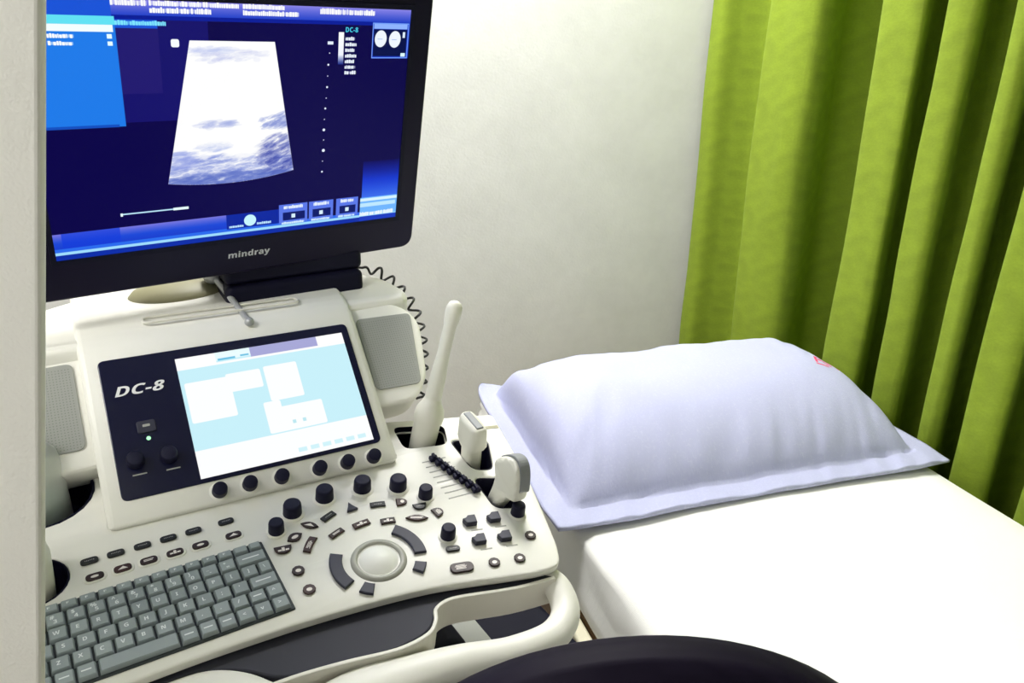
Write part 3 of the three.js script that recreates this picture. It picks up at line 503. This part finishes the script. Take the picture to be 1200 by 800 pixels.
// --- monitor with its arm
{
  const S = 1.057, mon = mesh('monitor', new THREE.BufferGeometry(), M.bezel, machine);
  const L = -0.216 * S, Rr = 0.260 * S, Bt = -0.196 * S, Tp = 0.153 * S;
  mon.geometry = extrude(roundedShape([[L, Bt], [Rr, Bt], [Rr, Tp], [L, Tp]], 0.02), 0.05, 0.004, 3, 10).translate(0, 0, -0.05);
  mon.position.set(-0.0480, 1.2693, -0.2969); mon.rotation.order = 'YXZ'; mon.rotation.set(R(13.85), R(4.24), R(0.56));
  const sx0 = -0.183 * S, sx1 = 0.229 * S, sy1 = 0.122 * S, sy0 = -0.146 * S;
  const tex = canvas(1648, 1072, (x, w, h) => {
    const G = (x0, y0, x1, y1, stops) => { const g = x.createLinearGradient(x0 * w, y0 * h, x1 * w, y1 * h); stops.forEach(([t, c]) => g.addColorStop(t, c)); return g; };
    const box = (a, b, c, d, s) => { x.fillStyle = s; x.fillRect(a * w, b * h, (c - a) * w, (d - b) * h); };
    box(0, 0, 1, 1, '#0b0548');
    box(0.2, 0.06, 0.42, 0.45, '#16126a'); box(0.2, 0.1, 0.30, 0.34, '#221a70');
    box(0, 0, 0.3, 0.1, '#1a54d8'); box(0.2, 0, 1, 0.055, G(0, 0, 0, 0.055, [[0, '#8c86e8'], [1, '#2442c8']])); box(0.2, 0.055, 1, 0.07, '#0a1e98');
    const dash = (a, b, c, d, col) => { x.fillStyle = col; x.globalAlpha = 0.55; x.fillRect(a * w, (b + (d - b) * 0.2) * h, (c - a) * w, (d - b) * h * 0.7); x.globalAlpha = 1; let p = a * w; while (p < c * w - 4) { const l = 3 + rnd() * 8, t = rnd() * 0.3 * (d - b) * h; x.fillRect(p, b * h + t, Math.min(l, c * w - p), (d - b) * h - t); p += l + 2 + (rnd() < 0.12 ? 7 : 0); } };
    dash(0.2, 0.0, 0.28, 0.022, '#fff'); dash(0.285, 0.0, 0.50, 0.02, '#fff'); dash(0.285, 0.024, 0.43, 0.045, '#fff'); dash(0.51, 0.0, 0.62, 0.02, '#fff'); dash(0.51, 0.024, 0.66, 0.044, '#fff'); dash(0.72, 0.006, 0.885, 0.03, '#fff');
    dash(0.205, 0.072, 0.32, 0.09, '#7fe6ff');
    // blue list on the left
    box(0, 0.06, 0.205, 0.464, '#1f7bea'); box(0, 0.06, 0.205, 0.09, '#62e2f4'); box(0, 0.09, 0.2, 0.115, '#f4ffff'); dash(0.06, 0.122, 0.115, 0.138, '#fff'); dash(0.06, 0.148, 0.112, 0.163, '#fff'); box(0.185, 0.122, 0.196, 0.138, '#eaffff'); box(0.185, 0.148, 0.196, 0.163, '#eaffff'); box(0, 0.455, 0.19, 0.466, '#1550c0');
    // scan sector: bright soft tissue
    x.save(); x.beginPath(); x.moveTo(0.373 * w, 0.141 * h); x.lineTo(0.593 * w, 0.143 * h); x.lineTo(0.645 * w, 0.70 * h); x.quadraticCurveTo(0.47 * w, 0.76 * h, 0.293 * w, 0.716 * h); x.closePath(); x.clip();
    box(0.28, 0.13, 0.66, 0.78, '#ffffff');
    const blot = (cx, cy, rx, ry, n, col, a, rot = -0.12) => { for (let i = 0; i < n; i++) { const t = rnd() * 6.283, q = Math.sqrt(rnd()); x.save(); x.globalAlpha = a; x.fillStyle = col; x.translate((cx + Math.cos(t) * q * rx) * w, (cy + Math.sin(t) * q * ry) * h); x.rotate(rot + (rnd() - 0.5) * 0.3); x.beginPath(); x.ellipse(0, 0, 10 + rnd() * 34, 3 + rnd() * 7, 0, 0, 7); x.fill(); x.restore(); } };
    blot(0.47, 0.20, 0.10, 0.025, 60, '#b8bde8', 0.14); blot(0.42, 0.175, 0.06, 0.012, 30, '#c0c6ee', 0.2); blot(0.47, 0.675, 0.20, 0.07, 500, '#6a82d2', 0.16); blot(0.60, 0.62, 0.06, 0.09, 240, '#2b3aa0', 0.16, -0.4); blot(0.60, 0.47, 0.05, 0.03, 70, '#5a6cc8', 0.16, -0.4); blot(0.46, 0.715, 0.2, 0.03, 420, '#5a70c4', 0.2); blot(0.33, 0.62, 0.05, 0.04, 90, '#8a9ce0', 0.14); blot(0.43, 0.475, 0.05, 0.015, 40, '#9aa8e0', 0.16); blot(0.42, 0.57, 0.04, 0.02, 40, '#a8b4e8', 0.14);
    blot(0.50, 0.60, 0.05, 0.022, 80, '#ffffff', 0.25, -0.35); blot(0.40, 0.545, 0.09, 0.018, 80, '#ffffff', 0.25);
    x.restore();
    x.fillStyle = '#f6fbff'; x.beginPath(); x.roundRect(0.328 * w, 0.137 * h, 0.02 * w, 0.03 * h, 8); x.fill();
    // depth scale
    [[0.752, 0.145, 7], [0.75, 0.187, 3], [0.747, 0.236, 5], [0.746, 0.284, 3], [0.745, 0.332, 5], [0.743, 0.38, 3], [0.741, 0.426, 5], [0.739, 0.475, 3], [0.738, 0.523, 7], [0.738, 0.57, 3], [0.738, 0.619, 8], [0.736, 0.67, 3], [0.735, 0.721, 5]].forEach(([a, b, r], i) => { x.fillStyle = '#e6f0ff'; i === 0 ? x.fillRect(a * w - 14, b * h - 7, 28, 14) : (x.beginPath(), x.arc(a * w, b * h, r, 0, 7), x.fill()); });
    box(0.776, 0.10, 0.792, 0.235, G(0, 0.1, 0, 0.235, [[0, '#ffffff'], [0.7, '#f0f4ff'], [1, '#1a2a80']]));
    x.fillStyle = '#4bd7f0'; x.font = `bold ${Math.round(0.028 * h)}px sans-serif`; x.fillText('DC-8', 0.795 * w, 0.1 * h);
    for (let i = 0; i < 7; i++) dash(0.797, 0.118 + i * 0.024, 0.822 + rnd() * 0.012, 0.134 + i * 0.024, '#eef6ff');
    // thumbnail
    box(0.88, 0.055, 1, 0.21, '#1f3fc4'); box(0.884, 0.085, 0.992, 0.2, '#07124a'); box(0.884, 0.062, 0.992, 0.083, '#8fb4ff'); x.strokeStyle = '#7aa6ff'; x.lineWidth = 4; x.strokeRect(0.881 * w, 0.06 * h, 0.115 * w, 0.147 * h);
    for (const [a, b] of [[0.907, 0.125], [0.953, 0.127]]) { x.fillStyle = '#f0f8ff'; x.beginPath(); x.ellipse(a * w, b * h, 0.019 * w, 0.036 * h, 0.1, 0, 7); x.fill(); x.fillStyle = '#9fb8f0'; x.fillRect((a - 0.01) * w, (b + 0.0) * h, 0.016 * w, 3); }
    box(0.978, 0.095, 0.986, 0.12, '#e0f0ff'); box(0.975, 0.186, 0.99, 0.202, '#dfffff');
    // bottom strip
    box(0.168, 0.826, 0.30, 0.832, '#bfeaff'); box(0.30, 0.823, 0.341, 0.835, '#eaffff'); box(0.166, 0.824, 0.172, 0.838, '#eaffff');
    box(0.0, 0.885, 0.443, 0.95, G(0, 0.885, 0, 0.95, [[0, '#7a78e0'], [0.6, '#1d49d8'], [1, '#1a3fd0']])); box(0.02, 0.885, 0.16, 0.95, 'rgba(20,60,220,0.7)');
    box(0.0, 0.95, 1, 0.965, '#2b6cf0'); box(0.0, 0.965, 1, 0.978, '#9fdcff'); box(0.0, 0.978, 1, 1, '#0e2fa8');
    box(0.443, 0.885, 0.60, 0.955, '#0a28a0'); x.fillStyle = '#c8f6ff'; x.beginPath(); x.arc(0.512 * w, 0.922 * h, 0.018 * w, 0, 7); x.fill(); dash(0.45, 0.938, 0.492, 0.95, '#bfe6ff'); dash(0.532, 0.935, 0.575, 0.948, '#bfe6ff');
    for (const [a, b] of [[0.60, 0.69], [0.695, 0.775], [0.785, 0.86]]) { box(a, 0.865, b, 0.96, '#5a78ea'); box(a + 0.012, 0.905, b - 0.008, 0.945, '#0a1a6a'); dash(a + 0.015, 0.87, b - 0.015, 0.888, '#eaf4ff'); dash(a + 0.008, 0.952, b - 0.01, 0.964, '#d8f0ff'); box((a + b) / 2 - 0.006, 0.915, (a + b) / 2 + 0.006, 0.935, '#d8f0ff'); }
    box(0.872, 0.69, 1, 0.88, G(0, 0.69, 0, 0.88, [[0, '#0a0a60'], [0.5, '#1238d0'], [1, '#3f72f0']])); box(0.868, 0.875, 1, 0.97, '#6fb6ff'); box(0.868, 0.88, 1, 0.895, '#d8f4ff'); box(0.868, 0.905, 0.995, 0.925, '#bfe8ff'); dash(0.868, 0.95, 0.99, 0.972, '#f2fbff');
    box(0.868, 0.975, 1, 1, '#1a3cc0');
  });
  const lit = new THREE.MeshPhysicalMaterial({ color: 0x000000, roughness: 0.3, specularIntensity: 0.15, emissive: 0xffffff, emissiveMap: tex, emissiveIntensity: 0.5 });
  const scr = mesh('screen', new THREE.PlaneGeometry(sx1 - sx0, sy1 - sy0).translate((sx0 + sx1) / 2, (sy0 + sy1) / 2, 0.0006), lit, mon); scr.userData.label = 'lit blue scan display with a bright white sector image';
  // raised lip round the display
  const fr = new THREE.Shape([V2(sx0 - 0.006, sy0 - 0.006), V2(sx1 + 0.006, sy0 - 0.006), V2(sx1 + 0.006, sy1 + 0.006), V2(sx0 - 0.006, sy1 + 0.006)]); fr.holes.push(new THREE.Path([V2(sx0, sy0), V2(sx1, sy0), V2(sx1, sy1), V2(sx0, sy1)]));
  mesh('screen_lip', extrude(fr, 0.002).translate(0, 0, 0), M.blackPlastic, mon);
  const br = mesh('brand_lettering', lettering('mindray', 0.0095, 0.0005, 0.08).scale(1.05, 0.85, 1), M.silver, mon); br.position.set(-0.183 * S + 0.507 * (sx1 - sx0) + 0.0, 0.122 * S - 1.09 * (sy1 - sy0), 0.0003); br.userData.label = 'small silver lettering';
  const hump = mesh('rear_housing', box(0.36, 0.24, 0.04, 0.018), M.blackPlastic, mon); hump.position.set(0.02, -0.02, -0.068);
  const gl = new THREE.RectAreaLight(new THREE.Color().setRGB(0.45, 0.55, 1.0), 0.35, sx1 - sx0, sy1 - sy0); gl.name = 'screen_glow'; gl.position.set((sx0 + sx1) / 2, (sy0 + sy1) / 2, 0.004); gl.rotation.y = Math.PI; mon.add(gl);
  // black hinge block on the deck
  const hinge = mesh('monitor_hinge', mergeGeometries([box(0.195, 0.036, 0.10, 0.010).translate(0, 0.018, 0), box(0.195, 0.034, 0.095, 0.010).translate(0.002, 0.051, -0.004)]), M.blackPlastic, machine); hinge.position.set(0.042, 1.014, -0.400);
  mesh('monitor_arm', tube([V3(0.03, 1.07, -0.40), V3(0.02, 1.15, -0.42), V3(0.0, 1.24, -0.385)], 0.03, 20, 14), M.blackPlastic, machine);
  // olive lump modelled for the monitor's shade on the deck; grey locking lever
  const shadeLump = mesh('monitor_shade_lump', lathe([[0, 0.022], [0.03, 0.021], [0.052, 0.014], [0.058, 0.006], [0.058, 0]], 32).scale(1.1, 1, 0.6), M.olive, machine); shadeLump.position.set(-0.105, 1.026, -0.418); shadeLump.rotation.x = R(8);
  mesh('locking_lever', mergeGeometries([tube([V3(-0.058, 1.052, -0.405), V3(-0.050, 1.035, -0.355), V3(-0.042, 1.016, -0.300)], 0.0042, 16, 10), new THREE.SphereGeometry(0.0062, 12, 8).translate(-0.042, 1.016, -0.299), new THREE.SphereGeometry(0.012, 14, 10).translate(-0.060, 1.054, -0.408)]), M.greyRod, machine);
  // coiled cord down the right side of the deck
  const line = new THREE.CatmullRomCurve3([V3(0.139, 1.040, -0.40), V3(0.158, 1.037, -0.402), V3(0.178, 1.030, -0.393), V3(0.193, 1.018, -0.383), V3(0.208, 1.0, -0.372), V3(0.220, 0.976, -0.358), V3(0.224, 0.945, -0.345), V3(0.222, 0.914, -0.333), V3(0.214, 0.877, -0.32), V3(0.20, 0.845, -0.305)]);
  const pts = [], N = 330; let nrm = V3(0, 0, 1);
  for (let i = 0; i <= N; i++) { const t = i / N, p = line.getPointAt(t), d = line.getTangentAt(t); const a = V3(0.54, 0.2, 0.84).cross(d).normalize(), b = d.clone().cross(a).normalize(); const r = 0.0078 * Math.min(1, Math.max(0, (t - 0.07) * 14)), ph = t * Math.PI * 2 * 12.5; pts.push(p.add(a.multiplyScalar(Math.cos(ph) * r)).add(b.multiplyScalar(Math.sin(ph) * r))); }
  mesh('coiled_cord', new THREE.TubeGeometry(new THREE.CatmullRomCurve3(pts), 660, 0.0020, 6), M.cord, machine);
}
// --- lower body, base and castors
{
  mesh('neck_column', box(0.40, 0.24, 0.26, 0.03).translate(-0.09, 0.68, -0.29), M.creamDeep, machine);
  mesh('lower_body', box(0.46, 0.42, 0.46, 0.03).translate(-0.085, 0.40, -0.26), M.navy, machine);
  mesh('console_underside', box(0.54, 0.05, 0.26, 0.02).translate(-0.09, 0.765, -0.14), M.creamDeep, machine);
  mesh('connector_unit', box(0.17, 0.15, 0.36, 0.01).translate(0.225, 0.47, -0.19), M.navy, machine);
  mesh('connector_plate', box(0.05, 0.02, 0.30, 0.006).translate(0.17, 0.552, -0.16), M.grille, machine);
  for (const x of [-0.2, -0.09, 0.02]) mesh('probe_port', box(0.075, 0.06, 0.012, 0.006).translate(x, 0.52, -0.027), M.grille, machine);
  mesh('wheel_base', box(0.50, 0.09, 0.62, 0.03).translate(-0.085, 0.155, -0.24), M.cream, machine);
  for (const x of [-0.28, 0.11]) for (const z of [0.0, -0.48]) { const c = mesh('castor', new THREE.CylinderGeometry(0.055, 0.055, 0.03, 24).rotateZ(Math.PI / 2), M.rubber, machine); c.position.set(x, 0.055, z); mesh('castor_fork', plainBox(-0.024, 0.024, -0.01, 0.075, -0.018, 0.018), M.metal, c); }
}

// ---------------------------------------------------------------- probes and bottle in their holders
const panelMatrix = new THREE.Matrix4().makeTranslation(MACHINE_AT.x, PANEL_Y, MACHINE_AT.z).multiply(new THREE.Matrix4().makeRotationY(MACHINE_TURN)).multiply(new THREE.Matrix4().makeRotationX(TILT));
const panelPoint = (u, v, h) => V3(u / 1000, h / 1000, -v / 1000).applyMatrix4(panelMatrix);
function held(name, u, v, h) { const g = new THREE.Group(); g.name = numbered(name); g.position.copy(panelPoint(u, v, h)); g.quaternion.setFromRotationMatrix(panelMatrix); scene.add(g); return g; }
{
  // long slim wand: origin at the bottom of its cup
  const wand = held('endocavity_probe', 130, 170, -58);
  tag(wand, 'slim white wand-shaped ultrasound probe standing upright beside the touch screen', 'probe');
  const a = V3(0, 0, 0), b = panelPoint(198, 222, 172).sub(panelPoint(130, 170, -58)); // shaft direction, then back to the panel frame
  b.applyQuaternion(wand.quaternion.clone().invert());
  const q = new THREE.Quaternion().setFromUnitVectors(V3(0, 1, 0), b.clone().normalize()), len = b.length();
  const H = (name, pts, m) => { const o = mesh(name, lathe(pts, 28), m, wand); o.quaternion.copy(q); return o; };
  H('handle', [[0, 0], [0.012, 0], [0.0165, 0.02], [0.0182, 0.06], [0.0182, 0.078], [0.0200, 0.080], [0.0208, 0.088], [0.0195, 0.098], [0.014, 0.108], [0.0118, 0.114]], M.probe);
  H('shaft', [[0.0118, 0.110], [0.0108, 0.15], [0.0088, len * 0.72], [0.0088, len - 0.03], [0.0104, len - 0.02], [0.0112, len - 0.010], [0.0108, len - 0.003], [0.008, len + 0.003], [0.004, len + 0.0055], [0, len + 0.006]], M.probe);
}
{
  const lin = held('linear_probe', 186, 116, -50);
  tag(lin, 'cream linear probe with a straight dark strip on its flat head', 'probe');
  // local x = u, y = up, z = toward the user
  const sec = (ax, az, y, n = 28) => { const r = []; for (let i = 0; i < n; i++) { const t = i / n * Math.PI * 2, c = Math.cos(t), s = Math.sin(t); r.push([Math.sign(c) * Math.pow(Math.abs(c), 0.55) * ax, y, Math.sign(s) * Math.pow(Math.abs(s), 0.55) * az]); } return r; };
  const loft = (rings, lean = 0) => { const n = rings[0].length, pos = [], idx = []; rings.forEach(r => r.forEach(p => pos.push(p[0] + p[1] * lean, p[1], p[2]))); for (let k = 0; k < rings.length - 1; k++) for (let i = 0; i < n; i++) { const j = (i + 1) % n, a = k * n + i, b = k * n + j; idx.push(a, a + n, b, b, a + n, b + n); } const top = pos.length / 3, y1 = rings.at(-1)[0][1]; pos.push(y1 * lean, y1, rings.at(-1).reduce((s, p) => s + p[2], 0) / n); const bot = top + 1; pos.push(rings[0][0][1] * lean, rings[0][0][1], 0); const o = (rings.length - 1) * n; for (let i = 0; i < n; i++) { const j = (i + 1) % n; idx.push(o + i, top, o + j, i, j, bot); } const g = new THREE.BufferGeometry(); g.setAttribute('position', new THREE.Float32BufferAttribute(pos, 3)); g.setIndex(idx); g.computeVertexNormals(); return g; };
  mesh('body', loft([sec(0.008, 0.008, 0), sec(0.011, 0.012, 0.02), sec(0.0115, 0.0125, 0.05), sec(0.0115, 0.0125, 0.064), sec(0.0135, 0.0175, 0.070), sec(0.0142, 0.0225, 0.078), sec(0.0125, 0.0225, 0.104), sec(0.009, 0.021, 0.110)], -0.06), M.probe, lin);
  const st = mesh('lens_strip', box(0.010, 0.004, 0.037, 0.0015), M.lens, lin); st.position.set(-0.0065, 0.1098, 0); st.userData.label = 'dark grey acoustic strip';
  // curved probe: fan-shaped head whose curved edge is faced with grey
  const con = held('convex_probe', 173, 47, -46);
  tag(con, 'cream convex probe with a curved grey face, beside the corner knob', 'probe');
  const fan = new THREE.Shape(); // outline across (v, up)
  fan.moveTo(-0.010, 0.0); fan.lineTo(0.010, 0.0); fan.bezierCurveTo(0.015, 0.03, 0.013, 0.05, 0.022, 0.062); fan.lineTo(0.035, 0.070); fan.quadraticCurveTo(0.040, 0.076, 0.036, 0.083); fan.quadraticCurveTo(0.0, 0.130, -0.036, 0.083); fan.quadraticCurveTo(-0.040, 0.076, -0.035, 0.070); fan.lineTo(-0.022, 0.062); fan.bezierCurveTo(-0.013, 0.05, -0.015, 0.03, -0.010, 0.0);
  const body = extrude(fan, 0.024, 0.007, 4, 14).translate(0, 0, -0.012).rotateY(Math.PI / 2);
  const pose = o => { o.rotation.set(R(16), R(-4), R(-6)); o.scale.set(0.80, 1.12, 0.80); return o; };
  pose(mesh('body', body, M.probe, con));
  const lens = new THREE.Shape(); lens.moveTo(-0.034, 0.0845); lens.quadraticCurveTo(0, 0.1295, 0.034, 0.0845); lens.lineTo(0.034, 0.0875); lens.quadraticCurveTo(0, 0.1335, -0.034, 0.0875); lens.closePath();
  pose(mesh('curved_lens', extrude(lens, 0.018, 0.0008, 1, 16).translate(0, 0, -0.006).rotateY(Math.PI / 2), M.lens, con)).userData.label = 'grey curved acoustic face';
  const left = held('spare_probe', -321, 119, -50);
  tag(left, 'white rounded probe in the small holder beside the keyboard', 'probe');
  mesh('body', loft([sec(0.010, 0.010, 0), sec(0.016, 0.016, 0.03), sec(0.018, 0.019, 0.06), sec(0.019, 0.022, 0.078), sec(0.017, 0.020, 0.092), sec(0.010, 0.012, 0.098)]), M.probe, left);
  mesh('lens_strip', box(0.006, 0.003, 0.02, 0.001).translate(0, 0.098, 0), M.lens, left);
}
{
  const bottle = held('gel_bottle', -314, 252, -65);
  tag(bottle, 'white plastic gel bottle with greenish gel, standing in the round holder', 'bottle');
  const shell = new THREE.MeshPhysicalMaterial({ roughness: 0.45, transmission: 0.6, thickness: 0 }); shell.color.setRGB(0.82, 0.84, 0.80);
  mesh('shell', lathe([[0, 0.0005], [0.034, 0.0005], [0.037, 0.006], [0.037, 0.10], [0.034, 0.118], [0.024, 0.130], [0.011, 0.136], [0.011, 0.142], [0, 0.142]], 36), shell, bottle);
  mesh('gel', lathe([[0, 0.003], [0.0352, 0.004], [0.0355, 0.07], [0, 0.07]], 30), std([0.25, 0.42, 0.36], 0.3), bottle);
  mesh('cap', lathe([[0.013, 0.138], [0.013, 0.152], [0.006, 0.158], [0.003, 0.175], [0, 0.175]], 24), M.white, bottle);
}

// ---------------------------------------------------------------- board at the side, and the chair
{
  // leans a little: its edge runs from low left to high right
  const p = new THREE.Group(); p.name = numbered('partition_panel'); scene.add(p);
  tag(p, 'plain off-white upright board standing in front of the monitor side and keyboard end', 'board');
  const lean = (0.32707 - 0.2387) / (1.37018 - 0.9276), xAt = y => -0.2387 - (1.37018 - y) * lean;
  const top = 1.66, s = new THREE.Shape([V2(xAt(0), 0), V2(xAt(top), top), V2(-1.05 + xAt(top) + 0.55, top), V2(-1.05 + xAt(0) + 0.55, 0)]);
  mesh('board', extrude(s, 0.008, 0.003, 3).translate(0, 0, -0.008), M.panelWhite, p);
  p.position.copy(fromView(0.0042, 0, -0.41)); p.rotation.y = VIEW_TURN;
}
{
  const ch = new THREE.Group(); ch.name = numbered('office_chair'); scene.add(ch); ch.position.copy(fromView(0.112, 0, -0.20)); ch.rotation.y = VIEW_TURN + R(3);
  tag(ch, 'black padded chair with a rounded backrest beside the bed', 'chair');
  const o = new THREE.Shape(); o.moveTo(0.10, -0.20); o.bezierCurveTo(0.20, -0.20, 0.228, -0.08, 0.226, 0.02); o.bezierCurveTo(0.222, 0.13, 0.12, 0.193, 0, 0.193); o.bezierCurveTo(-0.12, 0.193, -0.222, 0.13, -0.226, 0.02); o.bezierCurveTo(-0.228, -0.08, -0.20, -0.20, -0.10, -0.20); o.closePath();
  const back = mesh('backrest', extrude(o, 0.05, 0.018, 5, 20).translate(0, 0, -0.025), M.chair, ch); back.position.set(0.0, 0.755, -0.215); back.rotation.set(R(-10), 0, R(4));
  const seat = mesh('seat', flat(rectShape(0.45, 0.42, 0.12), 0.06, 0.02, 4, 10), M.chair, ch); seat.position.set(0, 0.43, 0.05);
  mesh('back_support', tube([V3(0, 0.44, 0.0), V3(0, 0.45, -0.19), V3(0, 0.52, -0.255), V3(0, 0.75, -0.245)], 0.016, 24, 10), M.rubber, ch);
  mesh('gas_column', new THREE.CylinderGeometry(0.025, 0.03, 0.35, 16).translate(0, 0.265, 0.03), M.metal, ch);
  for (let i = 0; i < 5; i++) { const a = i / 5 * Math.PI * 2 + 0.6; const leg = mesh('base_leg', box(0.22, 0.03, 0.045, 0.01).translate(0.11, 0.09, 0), M.rubber, ch); leg.position.set(0, 0, 0.03); leg.rotation.y = a; const c = mesh('castor', new THREE.CylinderGeometry(0.025, 0.025, 0.03, 16).rotateX(Math.PI / 2).translate(0.20, 0.025, 0), M.rubber, leg); c.userData.label = 'small black castor'; mesh('castor_stem', new THREE.CylinderGeometry(0.008, 0.008, 0.05, 8).translate(0.20, 0.06, 0), M.metal, leg); }
}

renderer.render(scene, camera);
